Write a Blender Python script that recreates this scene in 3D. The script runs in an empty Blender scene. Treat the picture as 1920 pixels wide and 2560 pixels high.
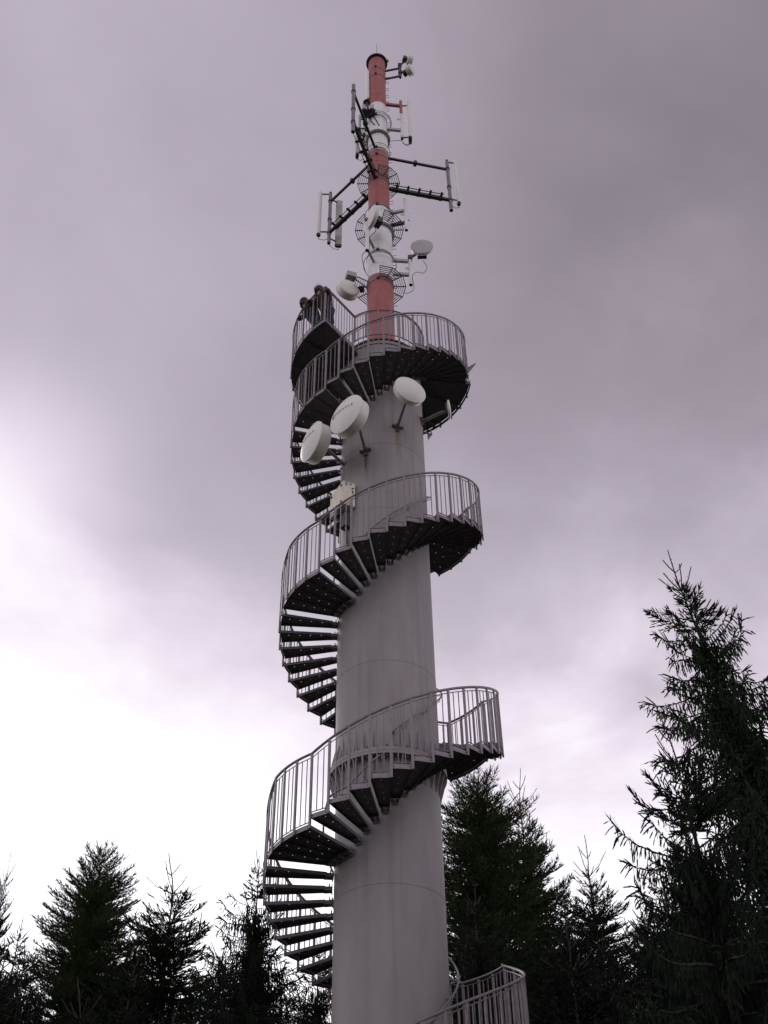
import bpy, math, random
from math import sin, cos, pi, radians, degrees, sqrt, atan2
from mathutils import Vector, Matrix, Quaternion
R = math.radians
SC = bpy.context.scene
COL = SC.collection

# ------------------------------------------------------------------ camera
CAMD = 20.1397
pit, yaw, rol = 0.7313, 0.0005, 0.0155
GZ = -1.6                                  # ground height (the eye is at z = 0)
fwd = Vector((sin(yaw), cos(yaw), 0)); rgt = Vector((cos(yaw), -sin(yaw), 0)); zup = Vector((0, 0, 1))
F = cos(pit)*fwd + sin(pit)*zup
U = -sin(pit)*fwd + cos(pit)*zup
Rr = cos(rol)*rgt - sin(rol)*U
Ur = sin(rol)*rgt + cos(rol)*U
cam = bpy.data.cameras.new('camera'); co = bpy.data.objects.new('camera', cam); COL.objects.link(co)
cam.sensor_fit = 'HORIZONTAL'; cam.sensor_width = 36.0; cam.lens = 36*2775.2/1920
cam.clip_start = 0.1; cam.clip_end = 5000
m = Matrix.Identity(4)
for i in range(3):
    m[i][0] = Rr[i]; m[i][1] = Ur[i]; m[i][2] = -F[i]
m[0][3], m[1][3], m[2][3] = 0, -CAMD, 0
co.matrix_world = m
SC.camera = co
SC.view_settings.view_transform = 'Standard'; SC.view_settings.look = 'None'
SC.view_settings.exposure = 0.0; SC.view_settings.gamma = 1.0

# ------------------------------------------------------------------ world: overcast sky over a Nishita sky
SUN_AZ = R(118)      # direction of the sun, measured from +X counter-clockwise
SUN_EL = R(38)
w = bpy.data.worlds.new('World'); SC.world = w; w.use_nodes = True
nt = w.node_tree; nt.nodes.clear()
N = nt.nodes.new; L = nt.links.new
out = N('ShaderNodeOutputWorld')
sky = N('ShaderNodeTexSky'); sky.sky_type = 'NISHITA'; sky.sun_disc = False
sky.sun_elevation = SUN_EL; sky.sun_rotation = pi/2 - SUN_AZ
bg1 = N('ShaderNodeBackground'); bg1.inputs[1].default_value = 0.13; L(sky.outputs[0], bg1.inputs[0])
tc = N('ShaderNodeTexCoord')
sep = N('ShaderNodeSeparateXYZ'); L(tc.outputs['Generated'], sep.inputs[0])
def M(op, a, b=None, c=None, clamp=False):
    n = N('ShaderNodeMath'); n.operation = op; n.use_clamp = clamp
    for i, v in enumerate((a, b, c)):
        if v is None: continue
        if isinstance(v, (int, float)): n.inputs[i].default_value = v
        else: L(v, n.inputs[i])
    return n.outputs[0]
def dotdir(d):
    n = N('ShaderNodeVectorMath'); n.operation = 'DOT_PRODUCT'
    L(tc.outputs['Generated'], n.inputs[0]); n.inputs[1].default_value = Vector(d).normalized()
    return n.outputs['Value']
zden = M('ADD', M('MAXIMUM', sep.outputs[2], 0.0), 0.22)
px = M('DIVIDE', sep.outputs[0], zden); py = M('DIVIDE', sep.outputs[1], zden)
cmb = N('ShaderNodeCombineXYZ'); L(px, cmb.inputs[0]); L(py, cmb.inputs[1])
def noise(scale, detail, rough, dist=0.0, off=(0, 0, 0)):
    mp = N('ShaderNodeMapping'); L(cmb.outputs[0], mp.inputs[0]); mp.inputs['Location'].default_value = off
    n = N('ShaderNodeTexNoise'); n.inputs['Scale'].default_value = scale; n.inputs['Detail'].default_value = detail
    n.inputs['Roughness'].default_value = rough; n.inputs['Distortion'].default_value = dist
    L(mp.outputs[0], n.inputs['Vector']); return n.outputs[0]
n1 = noise(1.15, 5, 0.5, 0.3, (3.1, 1.7, 0)); n2 = noise(2.6, 5, 0.55, 0.5, (0.4, 5.2, 0)); n3 = noise(4.6, 4, 0.52, 0.2, (7.7, 2.9, 0))
def lobe(d, p, amp):
    return M('MULTIPLY', M('POWER', M('MAXIMUM', dotdir(d), 0.0), p), amp)
zw = M('ADD', sep.outputs[2], M('ADD', M('MULTIPLY', M('SUBTRACT', n1, 0.5), 0.30), M('ADD', M('MULTIPLY', M('SUBTRACT', n2, 0.5), 0.42), M('MULTIPLY', M('SUBTRACT', n3, 0.5), 0.16))))
low = M('POWER', M('MULTIPLY', M('SUBTRACT', 0.71, zw), 1/0.34, clamp=True), 1.35)   # cloud thins towards the horizon
B = M('ADD', 0.42, M('MULTIPLY', M('SUBTRACT', n1, 0.5), 0.30))
n4 = noise(6.5, 5, 0.55, 0.6, (2.2, 8.1, 0))
B = M('ADD', B, M('MULTIPLY', M('SUBTRACT', n2, 0.5), 0.26))
B = M('ADD', B, M('MULTIPLY', M('SUBTRACT', n4, 0.5), M('ADD', 0.05, M('MULTIPLY', low, 0.34))))
B = M('ADD', B, M('MULTIPLY', low, 0.66))
B = M('ADD', B, lobe((-0.25, 0.88, 0.38), 40, 0.36))       # the sun behind the clouds
B = M('ADD', B, lobe((-0.345, 0.68, 0.645), 200, 0.36))
B = M('ADD', B, lobe((-0.62, 0.40, 0.75), 7, 0.10))
B = M('SUBTRACT', B, lobe((0.42, 0.38, 0.82), 10, 0.13))      # heavy grey cloud
B = M('MAXIMUM', B, 0.17)
crgb = N('ShaderNodeValToRGB')
L(M('MULTIPLY', B, 0.7), crgb.inputs[0])
e = crgb.color_ramp.elements
e[0].position = 0.10; e[0].color = (0.156, 0.140, 0.162, 1)
e[1].position = 1.0; e[1].color = (1.50, 1.47, 1.55, 1)
for p_, c_ in ((0.25, (0.362, 0.316, 0.378)), (0.40, (0.562, 0.503, 0.590)), (0.55, (0.84, 0.75, 0.86)), (0.70, (1.08, 1.04, 1.12))):
    x = e.new(p_); x.color = (*c_, 1)
bg2 = N('ShaderNodeBackground'); L(crgb.outputs[0], bg2.inputs[0]); bg2.inputs[1].default_value = 1.0
# small breaks in the cloud near the horizon let blue sky through
gap = M('MULTIPLY', M('SUBTRACT', n3, 0.615), 11.0, clamp=True)
gap = M('MULTIPLY', gap, M('MULTIPLY', M('SUBTRACT', 0.50, sep.outputs[2]), 9.0, clamp=True))
mix = N('ShaderNodeMixShader'); L(M('MULTIPLY', gap, 0.6), mix.inputs[0]); L(bg2.outputs[0], mix.inputs[1]); L(bg1.outputs[0], mix.inputs[2])
L(mix.outputs[0], out.inputs[0])

sun = bpy.data.lights.new('sun', 'SUN'); sun.energy = 0.6; sun.angle = R(18); sun.color = (1.0, 0.95, 0.92)
so = bpy.data.objects.new('sun', sun); COL.objects.link(so)
sd = Vector((cos(SUN_AZ)*cos(SUN_EL), sin(SUN_AZ)*cos(SUN_EL), sin(SUN_EL)))
so.rotation_euler = (-sd).to_track_quat('-Z', 'Y').to_euler(); so.location = sd*60

# ------------------------------------------------------------------ materials
def mat(name, col, rough=0.6, metal=0.0, var=0.15, scale=6.0, zs=1.0, bump=0.0, bscale=60.0, spec=0.5):
    m = bpy.data.materials.new(name); m.use_nodes = True
    t = m.node_tree; b = t.nodes['Principled BSDF']
    b.inputs['Roughness'].default_value = rough; b.inputs['Metallic'].default_value = metal
    b.inputs['Specular IOR Level'].default_value = spec
    c = t.nodes.new('ShaderNodeTexCoord'); mp = t.nodes.new('ShaderNodeMapping'); mp.inputs['Scale'].default_value = (1, 1, zs)
    t.links.new(c.outputs['Object'], mp.inputs[0])
    n = t.nodes.new('ShaderNodeTexNoise'); n.inputs['Scale'].default_value = scale; n.inputs['Detail'].default_value = 6
    n.inputs['Roughness'].default_value = 0.65
    t.links.new(mp.outputs[0], n.inputs['Vector'])
    r = t.nodes.new('ShaderNodeValToRGB'); r.color_ramp.elements[0].position = 0.3; r.color_ramp.elements[1].position = 0.7
    r.color_ramp.elements[0].color = (*[v*(1-var) for v in col], 1); r.color_ramp.elements[1].color = (*[min(1, v*(1+var)) for v in col], 1)
    t.links.new(n.outputs[0], r.inputs[0]); t.links.new(r.outputs[0], b.inputs['Base Color'])
    if bump:
        n2 = t.nodes.new('ShaderNodeTexNoise'); n2.inputs['Scale'].default_value = bscale; n2.inputs['Detail'].default_value = 3
        t.links.new(c.outputs['Object'], n2.inputs['Vector'])
        bp = t.nodes.new('ShaderNodeBump'); bp.inputs['Strength'].default_value = bump; bp.inputs['Distance'].default_value = 0.01
        t.links.new(n2.outputs[0], bp.inputs['Height']); t.links.new(bp.outputs[0], b.inputs['Normal'])
    return m
GALV = mat('galvanised_steel', (0.215, 0.187, 0.203), 0.5, 0.35, 0.22, 9, 1, 0.15, 90)
GALVD = mat('tread_plate', (0.135, 0.12, 0.13), 0.6, 0.25, 0.3, 9, 1, 0.2, 120)
RUSTY = mat('weathered_fixings', (0.10, 0.075, 0.06), 0.8, 0.2, 0.5, 14)
RED = mat('red_paint', (0.355, 0.104, 0.102), 0.6, 0, 0.20, 7, 0.18)
WHITE = mat('white_paint', (0.74, 0.715, 0.73), 0.5, 0, 0.13, 7, 0.15)
DSTEEL = mat('dark_steel', (0.075, 0.08, 0.085), 0.55, 0.5, 0.3, 12)
MSTEEL = mat('mid_steel', (0.22, 0.20, 0.215), 0.5, 0.4, 0.2, 12)
RADOME = mat('radome_plastic', (0.74, 0.71, 0.67), 0.42, 0, 0.05, 3)
RADOMEG = mat('grey_radome', (0.42, 0.40, 0.39), 0.5, 0, 0.08, 5)
CREAM = mat('cream_enamel', (0.68, 0.62, 0.535), 0.5, 0, 0.10, 7, 0.25)
CHIP = mat('chipped_patch', (0.10, 0.065, 0.05), 0.8, 0, 0.3, 20)
BLACKR = mat('black_rubber', (0.02, 0.02, 0.022), 0.6, 0, 0.2, 20)
LBLUE = mat('logo_blue', (0.03, 0.06, 0.28), 0.5)
LGREY = mat('letter_grey', (0.16, 0.16, 0.19), 0.5)
BRASS = mat('brass_ring', (0.45, 0.30, 0.12), 0.4, 0.6)
BARK = mat('bark', (0.030, 0.024, 0.020), 0.9, 0, 0.35, 12, 0.4, 0.5, 30)
def foliage(name, c):
    m = mat(name, c, 0.8, 0, 0.45, 2.2, 1, 0, 60, 0.12)
    return m
NEED1 = foliage('spruce_needles', (0.016, 0.026, 0.013))
NEED2 = foliage('dark_spruce_needles', (0.009, 0.015, 0.009))
NEED3 = foliage('larch_needles', (0.033, 0.047, 0.018))
SKIN = mat('skin', (0.48, 0.29, 0.21), 0.55); HAIR = mat('hair', (0.03, 0.02, 0.015), 0.6)
JNAVY = mat('navy_cloth', (0.012, 0.015, 0.026), 0.85); JBROWN = mat('brown_cloth', (0.050, 0.028, 0.027), 0.85)
JEANS = mat('denim', (0.018, 0.024, 0.042), 0.85); CAPW = mat('pale_cap', (0.55, 0.60, 0.66), 0.8); CAPG = mat('grey_cap', (0.07, 0.065, 0.07), 0.8)
GRASS = mat('grass_ground', (0.035, 0.045, 0.022), 0.95, 0, 0.4, 0.6, 1, 0.6, 8)

# tower paint: grey with rain streaks, weld seams and two rust runs (which belong to the surface itself)
def tower_mat():
    m = mat('tower_paint', (0.278, 0.249, 0.259), 0.62, 0.0, 0.13, 1.6, 0.30, 0.06, 140, 0.35)
    t = m.node_tree; b = t.nodes['Principled BSDF']; nn = t.nodes.new; ln = t.links.new
    base = b.inputs['Base Color'].links[0].from_socket
    tcx = nn('ShaderNodeTexCoord')
    def MM(op, a, b_=None, clamp=False):
        q = nn('ShaderNodeMath'); q.operation = op; q.use_clamp = clamp
        for i, v in enumerate((a, b_)):
            if v is None: continue
            if isinstance(v, (int, float)): q.inputs[i].default_value = v
            else: ln(v, q.inputs[i])
        return q.outputs[0]
    mp = nn('ShaderNodeMapping'); mp.inputs['Scale'].default_value = (1, 1, 0.035); ln(tcx.outputs['Object'], mp.inputs[0])
    st = nn('ShaderNodeTexNoise'); st.inputs['Scale'].default_value = 9; st.inputs['Detail'].default_value = 5; ln(mp.outputs[0], st.inputs['Vector'])
    mp2 = nn('ShaderNodeMapping'); mp2.inputs['Scale'].default_value = (1, 1, 0.12); ln(tcx.outputs['Object'], mp2.inputs[0])
    pa = nn('ShaderNodeTexNoise'); pa.inputs['Scale'].default_value = 1.3; pa.inputs['Detail'].default_value = 4; ln(mp2.outputs[0], pa.inputs['Vector'])
    f = MM('MULTIPLY', MM('MULTIPLY', MM('SUBTRACT', st.outputs[0], 0.5), 4.2, True), MM('MULTIPLY', MM('SUBTRACT', pa.outputs[0], 0.36), 3.2, True))
    mx = nn('ShaderNodeMix'); mx.data_type = 'RGBA'; ln(MM('MULTIPLY', f, 0.9), mx.inputs[0]); ln(base, mx.inputs[6]); mx.inputs[7].default_value = (0.20, 0.172, 0.178, 1)
    cur = mx.outputs[2]
    sp = nn('ShaderNodeSeparateXYZ'); ln(tcx.outputs['Object'], sp.inputs[0])
    ang = MM('ARCTAN2', sp.outputs[1], sp.outputs[0])
    for a0, ztop, ln_, c_ in ((-1.2147, 21.55, 1.2, (0.15, 0.10, 0.03, 1)), (-1.954, 20.7, 1.0, (0.13, 0.08, 0.06, 1)), (-2.72, 20.8, 1.0, (0.12, 0.08, 0.06, 1))):
        da = MM('ABSOLUTE', MM('SUBTRACT', ang, a0))
        wv = MM('ADD', 0.05, MM('MULTIPLY', st.outputs[0], 0.06))
        k = MM('SUBTRACT', 1.0, MM('DIVIDE', da, wv), True)
        dz = MM('DIVIDE', MM('SUBTRACT', ztop, sp.outputs[2]), ln_)
        inside = MM('MULTIPLY', MM('MULTIPLY', MM('GREATER_THAN', dz, 0.0), MM('SUBTRACT', 1.0, dz, True)), k)
        m2 = nn('ShaderNodeMix'); m2.data_type = 'RGBA'; ln(MM('MULTIPLY', inside, 1.0), m2.inputs[0]); ln(cur, m2.inputs[6]); m2.inputs[7].default_value = c_
        cur = m2.outputs[2]
    ln(cur, b.inputs['Base Color'])
    return m
TOWER = tower_mat()

# ------------------------------------------------------------------ mesh helpers
def V(*a): return Vector(a)
def P(r, deg, z): return Vector((r*cos(R(deg)), r*sin(R(deg)), z))
class MB:
    def __init__(s): s.v = []; s.f = []
    def add(s, vs, fs):
        o = len(s.v); s.v += [tuple(x) for x in vs]; s.f += [tuple(i+o for i in q) for q in fs]; return s
    def box(s, c, size, mtx=None):
        x, y, z = [q/2 for q in size]; c = Vector(c)
        vs = [Vector((a, b_, d)) for a in (-x, x) for b_ in (-y, y) for d in (-z, z)]
        if mtx is not None: vs = [mtx @ q for q in vs]
        return s.add([q + c for q in vs], [(0, 1, 3, 2), (4, 6, 7, 5), (0, 4, 5, 1), (2, 3, 7, 6), (0, 2, 6, 4), (1, 5, 7, 3)])
    def bar(s, a, b, w, h, up=(0, 0, 1)):          # box from a to b, w across, h along up
        a = Vector(a); b = Vector(b); d = b-a; l = d.length; d.normalize(); up = Vector(up)
        if abs(d.dot(up)) > 0.99: up = Vector((1, 0, 0))
        x = d.cross(up).normalized(); u = x.cross(d)
        m = Matrix((x, d, u)).transposed()
        return s.box((a+b)/2, (w, l, h), m)
    def tube(s, pts, r, n=8, cap=True, closed=False):
        pts = [Vector(p) for p in pts]; k = len(pts); rings = []
        rr = r if isinstance(r, (list, tuple)) else [r]*k
        ref = None
        for i, p in enumerate(pts):
            if closed: d = pts[(i+1) % k]-pts[i-1]
            else: d = pts[min(i+1, k-1)]-pts[max(i-1, 0)]
            d.normalize()
            if ref is None:
                ref = d.orthogonal().normalized()
            ref = (ref - d*ref.dot(d)); 
            if ref.length < 1e-5: ref = d.orthogonal()
            ref.normalize(); y = d.cross(ref)
            rings.append([p + rr[i]*(cos(2*pi*q/n)*ref + sin(2*pi*q/n)*y) for q in range(n)])
        vs = [q for g in rings for q in g]; fs = []
        for i in range(k if closed else k-1):
            j = (i+1) % k
            for q in range(n):
                q2 = (q+1) % n; fs.append((i*n+q, i*n+q2, j*n+q2, j*n+q))
        if cap and not closed:
            fs.append(tuple(range(n-1, -1, -1))); fs.append(tuple((k-1)*n+q for q in range(n)))
        return s.add(vs, fs)
    def lathe(s, prof, n=48, mtx=None, c=(0, 0, 0), capb=False, capt=False):
        c = Vector(c); vs = []; fs = []; k = len(prof)
        for (r, z) in prof:
            for q in range(n):
                p = Vector((r*cos(2*pi*q/n), r*sin(2*pi*q/n), z))
                if mtx is not None: p = mtx @ p
                vs.append(p + c)
        for i in range(k-1):
            for q in range(n):
                q2 = (q+1) % n; fs.append((i*n+q, i*n+q2, (i+1)*n+q2, (i+1)*n+q))
        if capb: fs.append(tuple(range(n-1, -1, -1)))
        if capt: fs.append(tuple((k-1)*n+q for q in range(n)))
        return s.add(vs, fs)
    def sector(s, r0, r1, a0, a1, z0, z1, n=8):      # closed annular sector, angles in degrees
        vs = []; fs = []
        for i in range(n+1):
            a = a0+(a1-a0)*i/n
            vs += [P(r0, a, z0), P(r1, a, z0), P(r1, a, z1), P(r0, a, z1)]
        for i in range(n):
            b = 4*i
            for q in range(4):
                q2 = (q+1) % 4; fs.append((b+q, b+q2, b+4+q2, b+4+q))
        fs.append((3, 2, 1, 0)); b = 4*n; fs.append((b, b+1, b+2, b+3))
        return s.add(vs, fs)
    def build(s, name, m, parent=None, off=(0, 0, 0), smooth=True):
        me = bpy.data.meshes.new(name); off = Vector(off)
        me.from_pydata([(x-off.x, y-off.y, z-off.z) for x, y, z in s.v], [], s.f)
        me.materials.append(m); me.validate(); me.update()
        import bmesh as _b
        bm = _b.new(); bm.from_mesh(me); _b.ops.recalc_face_normals(bm, faces=bm.faces); bm.to_mesh(me); bm.free()
        if smooth:
            me.shade_smooth(); me.set_sharp_from_angle(angle=R(35))
        o = bpy.data.objects.new(name, me); COL.objects.link(o)
        if parent is not None: o.parent = parent
        else: o.location = off
        return o
def thing(name, label, cat, loc=(0, 0, 0), group=None, rz=0):
    o = bpy.data.objects.new(name, None); COL.objects.link(o); o.location = loc; o.rotation_euler = (0, 0, rz)
    o.empty_display_size = 0.2; o['label'] = label; o['category'] = cat
    if group: o['group'] = group
    return o
def tag(o, label, cat, group=None):
    o['label'] = label; o['category'] = cat
    if group: o['group'] = group
    return o

# ------------------------------------------------------------------ ground
g = MB(); g.add([(-900, -900, GZ), (900, -900, GZ), (900, 900, GZ), (-900, 900, GZ)], [(0, 1, 2, 3)])
go = g.build('ground', GRASS, smooth=False); go['kind'] = 'structure'

# ------------------------------------------------------------------ the lookout tower
RT = 1.061; RO = 2.344; RI = 1.20
TH = degrees(-2.2022); DA = 360/38; RISE = 0.18; ZB = 8.9317
JTOP = 90
def hh(j):
    q, mm = divmod(j, 19); h = 16*q + min(mm, 16)
    return min(h, 78)
def zj(j): return ZB + hh(j)*RISE
def aj(j): return TH + j*DA
def zrail(t):
    j = math.floor(t); f_ = t-j
    return zj(j)*(1-f_) + zj(j+1)*f_
tower = thing('lookout_tower', 'tall round grey lookout tower wrapped by a spiral staircase with a deck on top', 'tower', (0, 0, GZ))
TO = (0, 0, GZ)
def seam(r, z): return [(r, z-.012), (r+.006, z-.004), (r+.006, z+.004), (r, z+.012)]
pr = [(1.036, GZ)] + seam(1.036, 3.6) + seam(1.036, 8.28) + [(1.036, 10.80)]
MB().lathe(pr, 96).build('tube_section', TOWER, tower, TO)
pr = [(RT, 10.94)] + seam(RT, 13.03) + seam(RT, 17.28) + seam(RT, 19.4) + [(RT, 23.28)]
MB().lathe(pr, 96).build('tube_section', TOWER, tower, TO)
fl = MB().lathe([(1.0, 10.80), (1.19, 10.80), (1.19, 10.865), (1.185, 10.87), (1.19, 10.875), (1.19, 10.94), (1.0, 10.94)], 96).build('flange', TOWER, tower, TO)
mu = MB(); mu.add([(1.05, -.011, 0), (1.175, -.011, 0), (1.075, -.011, .46), (1.05, -.011, .46), (1.05, .011, 0), (1.175, .011, 0), (1.075, .011, .46), (1.05, .011, .46)],
                  [(0, 1, 2, 3), (7, 6, 5, 4), (0, 4, 5, 1), (1, 5, 6, 2), (2, 6, 7, 3), (3, 7, 4, 0)])
g0 = mu.build('gusset', TOWER, fl, smooth=False)
md = MB(); md.add([(x if x > 1.1 else x-.026, y, -z) for x, y, z in mu.v], [q[::-1] for q in mu.f])
g1 = md.build('gusset', TOWER, fl, smooth=False)
bo = MB()
for k in range(36):
    for gg, zz in ((g0, 10.94), (g1, 10.80)):
        c = gg if k == 0 else gg.copy()
        if k: COL.objects.link(c)
        c.parent = fl; c.location = (0, 0, zz-GZ); c.rotation_euler = (0, 0, 2*pi*(k+.5)/36)
    a = 10*k
    bo.tube([P(1.135, a, 10.74), P(1.135, a, 11.0)], .022, 6)
bo.build('bolt_ring', RUSTY, fl, TO)
# collar at the head of the tube
MB().lathe([(RT+.012, 23.16), (RT+.03, 23.17), (RT+.03, 23.27), (RT+.012, 23.28)], 96).build('head_band', TOWER, tower, TO)
MB().lathe([(0.45, 23.30), (RT+.06, 23.30), (RT+.06, 23.34), (0.45, 23.34)], 96).build('head_plate', GALVD, tower, TO)

# --- one tread, landings, brackets
HOLE = 0.0098; HR = (1.42, 1.66, 1.90, 2.14)
def pan(mb, a0, a1, r0, r1, z0, z1):
    """top plate with one radial row of drain holes, downturned edges"""
    am = (a0+a1)/2; hw = HOLE
    def pt(side, r): # point on the edge of the middle strip
        a = R(am); return Vector((r*cos(a) - side*hw*sin(a), r*sin(a) + side*hw*cos(a), 0))
    t = 0.006
    for side, ae in ((-1, a0), (1, a1)):
        n = 3; ring = []
        top = []
        for q in range(n+1):
            f_ = q/n
            pts = []
            for r in (r0, r1):
                pe = P(r, ae, 0); pm = pt(side, r)
                # along the arc
                an = radians(ae)*(1-f_) + atan2(pm.y, pm.x)*f_ if abs(radians(ae)-atan2(pm.y, pm.x)) < pi else radians(ae)*(1-f_) + (atan2(pm.y, pm.x)+2*pi*round((radians(ae)-atan2(pm.y, pm.x))/(2*pi)))*f_
                rr = r if q < n else pm.length
                pts.append(Vector((rr*cos(an), rr*sin(an), 0)))
            top.append(pts)
        vs = []; fs = []
        for pts in top:
            for p in pts:
                vs.append((p.x, p.y, z1-t)); vs.append((p.x, p.y, z1))
        for q in range(n):
            b = 4*q
            fs += [(b+1, b+3, b+7, b+5), (b, b+4, b+6, b+2), (b, b+1, b+5, b+4), (b+2, b+6, b+7, b+3)]
        fs += [(0, 2, 3, 1), (4*n, 4*n+1, 4*n+3, 4*n+2)]
        mb.add(vs, fs)
    cuts = [r0] + [x for h in HR for x in (h-hw, h+hw)] + [r1]
    for q in range(0, len(cuts), 2):
        ra, rb = cuts[q], cuts[q+1]
        vs = [pt(-1, ra), pt(1, ra), pt(1, rb), pt(-1, rb)]
        mb.add([(p.x, p.y, z1-t) for p in vs] + [(p.x, p.y, z1) for p in vs], [(3, 2, 1, 0), (4, 5, 6, 7), (0, 1, 5, 4), (2, 3, 7, 6), (1, 2, 6, 5), (3, 0, 4, 7)])
def radial(mb, a, r0, r1, z0, z1, t=.006, side=1):
    d = P(1, a, 0); n = Vector((-d.y, d.x, 0))*side
    mb.bar(d*r0 + n*t/2 + V(0, 0, (z0+z1)/2), d*r1 + n*t/2 + V(0, 0, (z0+z1)/2), t, z1-z0)
def make_step(nspan, name):
    a1 = nspan*DA
    mb = MB()
    for k in range(nspan):
        pan(mb, k*DA + .06, (k+1)*DA - .06, RI, RO-.03, 0, .062)
    radial(mb, .05, RI, RO-.03, 0.0, .055, .006, 1)
    radial(mb, .05, RI, RO-.03, 0.068, .078, .012, 1)
    radial(mb, a1-.05, RI, RO-.03, 0.0, .055, .006, -1)
    for k in range(1, nspan): radial(mb, k*DA, RI+.05, RO-.05, .012, .055, .008, 1)
    mb.sector(RI, RI+.008, .3, a1-.3, 0.0, .055, 3*nspan)
    st = mb.build(name, GALVD, tower)
    fa = MB()
    fa.sector(RO-.022, RO-.012, .15, a1-.15, -.005, .082, 4*nspan)        # outer channel
    fa.sector(RO-.026, RO-.008, .15, a1-.15, .112, .124, 4*nspan)       # toe bar
    for k in range(nspan):
        for f_ in (.12, .88):
            fa.tube([P(RO-.012, (k+f_)*DA, .05), P(RO+.0, (k+f_)*DA, .05)], .012, 6)
    fa_o = fa.build('fascia', GALV, st)
    br = MB()
    for k in range(nspan):
        am = (k+.5)*DA
        for da in (-2.9, 2.9):
            br.bar(P(RT+.012, am+da, .02), P(RI+.03, am+da, .02), .035, .075)
            br.tube([P(RT+.06, am+da, .02), P(RT+.06, am+da, .115)], .013, 6)
        br.sector(RT+.002, RT+.018, am-3.6, am+3.6, -.055, .105, 3)
    br.build('wall_bracket', GALVD, st)
    return st
def place_copy(src, a, z, first):
    o = src if first else src.copy()
    if not first:
        COL.objects.link(o)
        for ch in src.children:
            c = ch.copy(); COL.objects.link(c); c.parent = o
    o.parent = tower; o.location = (0, 0, z-GZ); o.rotation_euler = (0, 0, R(a))
    return o
step = make_step(1, 'tread'); landing = make_step(4, 'landing')
JLOW = -66
spans = []; j = JLOW
for j in range(JLOW+1, JTOP+1):
    mm = (j-1) % 19                # span (j-1 -> j)
    if mm == 15: spans.append(('L', j-1, j))
    elif mm in (16, 17, 18): continue
    else: spans.append(('T', j-1, j))
vis_first = True; lfirst = True; rest = []; shown = 0
for kind, ja, jb in sorted(spans, key=lambda s: -s[1]):
    if kind == 'L':
        if ja+4 > JTOP: continue
        place_copy(landing, aj(ja), zj(jb), lfirst); lfirst = False
    elif shown < 98:
        place_copy(step, aj(ja), zj(jb), shown == 0); shown += 1
    else: rest.append((ja, jb))
# the lowest steps, out of the picture, as one object
mb = MB(); base = [(v.co.copy()) for v in step.data.vertices]; bf = [tuple(p.vertices) for p in step.data.polygons]
for ja, jb in rest:
    rz = Matrix.Rotation(R(aj(ja)), 3, 'Z'); mb.add([rz @ v + Vector((0, 0, zj(jb))) for v in base], bf)
if rest:
    lo = mb.build('lower_treads', GALVD, tower, TO); lo['kind'] = 'stuff'

# --- railing
def post_mesh(h):
    mb = MB(); mb.box((RO+.006, 0, h/2 - .01), (.030, .046, h)); return mb
RH = 1.468
pm = post_mesh(RH); p0 = pm.build('rail_post', GALV, tower, smooth=False)
camv = Vector((0, -CAMD, 0))
def inst(src, lst, stuffname):
    """100 nearest as parts, the rest as one object"""
    lst = sorted(lst, key=lambda t: (Vector(t[0])-camv).length)
    for k, (loc, a, sz) in enumerate(lst[:100]):
        o = src if k == 0 else src.copy()
        if k: COL.objects.link(o)
        o.parent = tower; o.location = (0, 0, t_z(loc)); o.rotation_euler = (0, 0, R(a)); o.scale = (1, 1, sz)
    if len(lst) > 100:
        mb = MB(); vs = [v.co.copy() for v in src.data.vertices]; fs = [tuple(p.vertices) for p in src.data.polygons]
        for loc, a, sz in lst[100:]:
            rz = Matrix.Rotation(R(a), 3, 'Z'); mb.add([rz @ Vector((v.x, v.y, v.z*sz)) + Vector((0, 0, loc[2])) for v in vs], fs)
        o = mb.build(stuffname, src.data.materials[0], tower, TO, smooth=False); o['kind'] = 'stuff'
def t_z(loc): return loc[2]-GZ
posts = []; bal = []
for j in range(JLOW, JTOP+1):
    if j == 0 and False: continue
    posts.append((tuple(P(RO, aj(j), zj(j))), aj(j), 1.0))
for j in range(JLOW+1, JTOP+1):
    for f_ in (1/3, 2/3):
        t = j-1+f_; z0 = zj(j)+.12; z1 = zrail(t)+RH-.075
        bal.append((tuple(P(RO, aj(t), z0)), aj(t), (z1-z0)))
bm_ = MB(); bm_.tube([(RO-.012, 0, 0), (RO-.012, 0, 1)], .0105, 6); b0 = bm_.build('baluster', GALV, tower)
# visible ones first: prefer what the photo shows (above the frame's lower edge)
def order(lst):
    return [q for q in lst if q[0][2] > 4.2], [q for q in lst if q[0][2] <= 4.2]
pv, ph = order(posts)
inst(p0, pv, 'rail_posts_far')
mb = MB(); vs = [v.co.copy() for v in p0.data.vertices]; fs = [tuple(p.vertices) for p in p0.data.polygons]
for loc, a, sz in ph:
    rz = Matrix.Rotation(R(a), 3, 'Z'); mb.add([rz @ v + Vector((0, 0, loc[2])) for v in vs], fs)
o = mb.build('rail_posts_low', GALV, tower, TO, smooth=False); o['kind'] = 'stuff'
inst(b0, bal, 'balusters_rest')
ts = [JLOW + k/3 for k in range((JTOP-JLOW)*3+1)]
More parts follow.
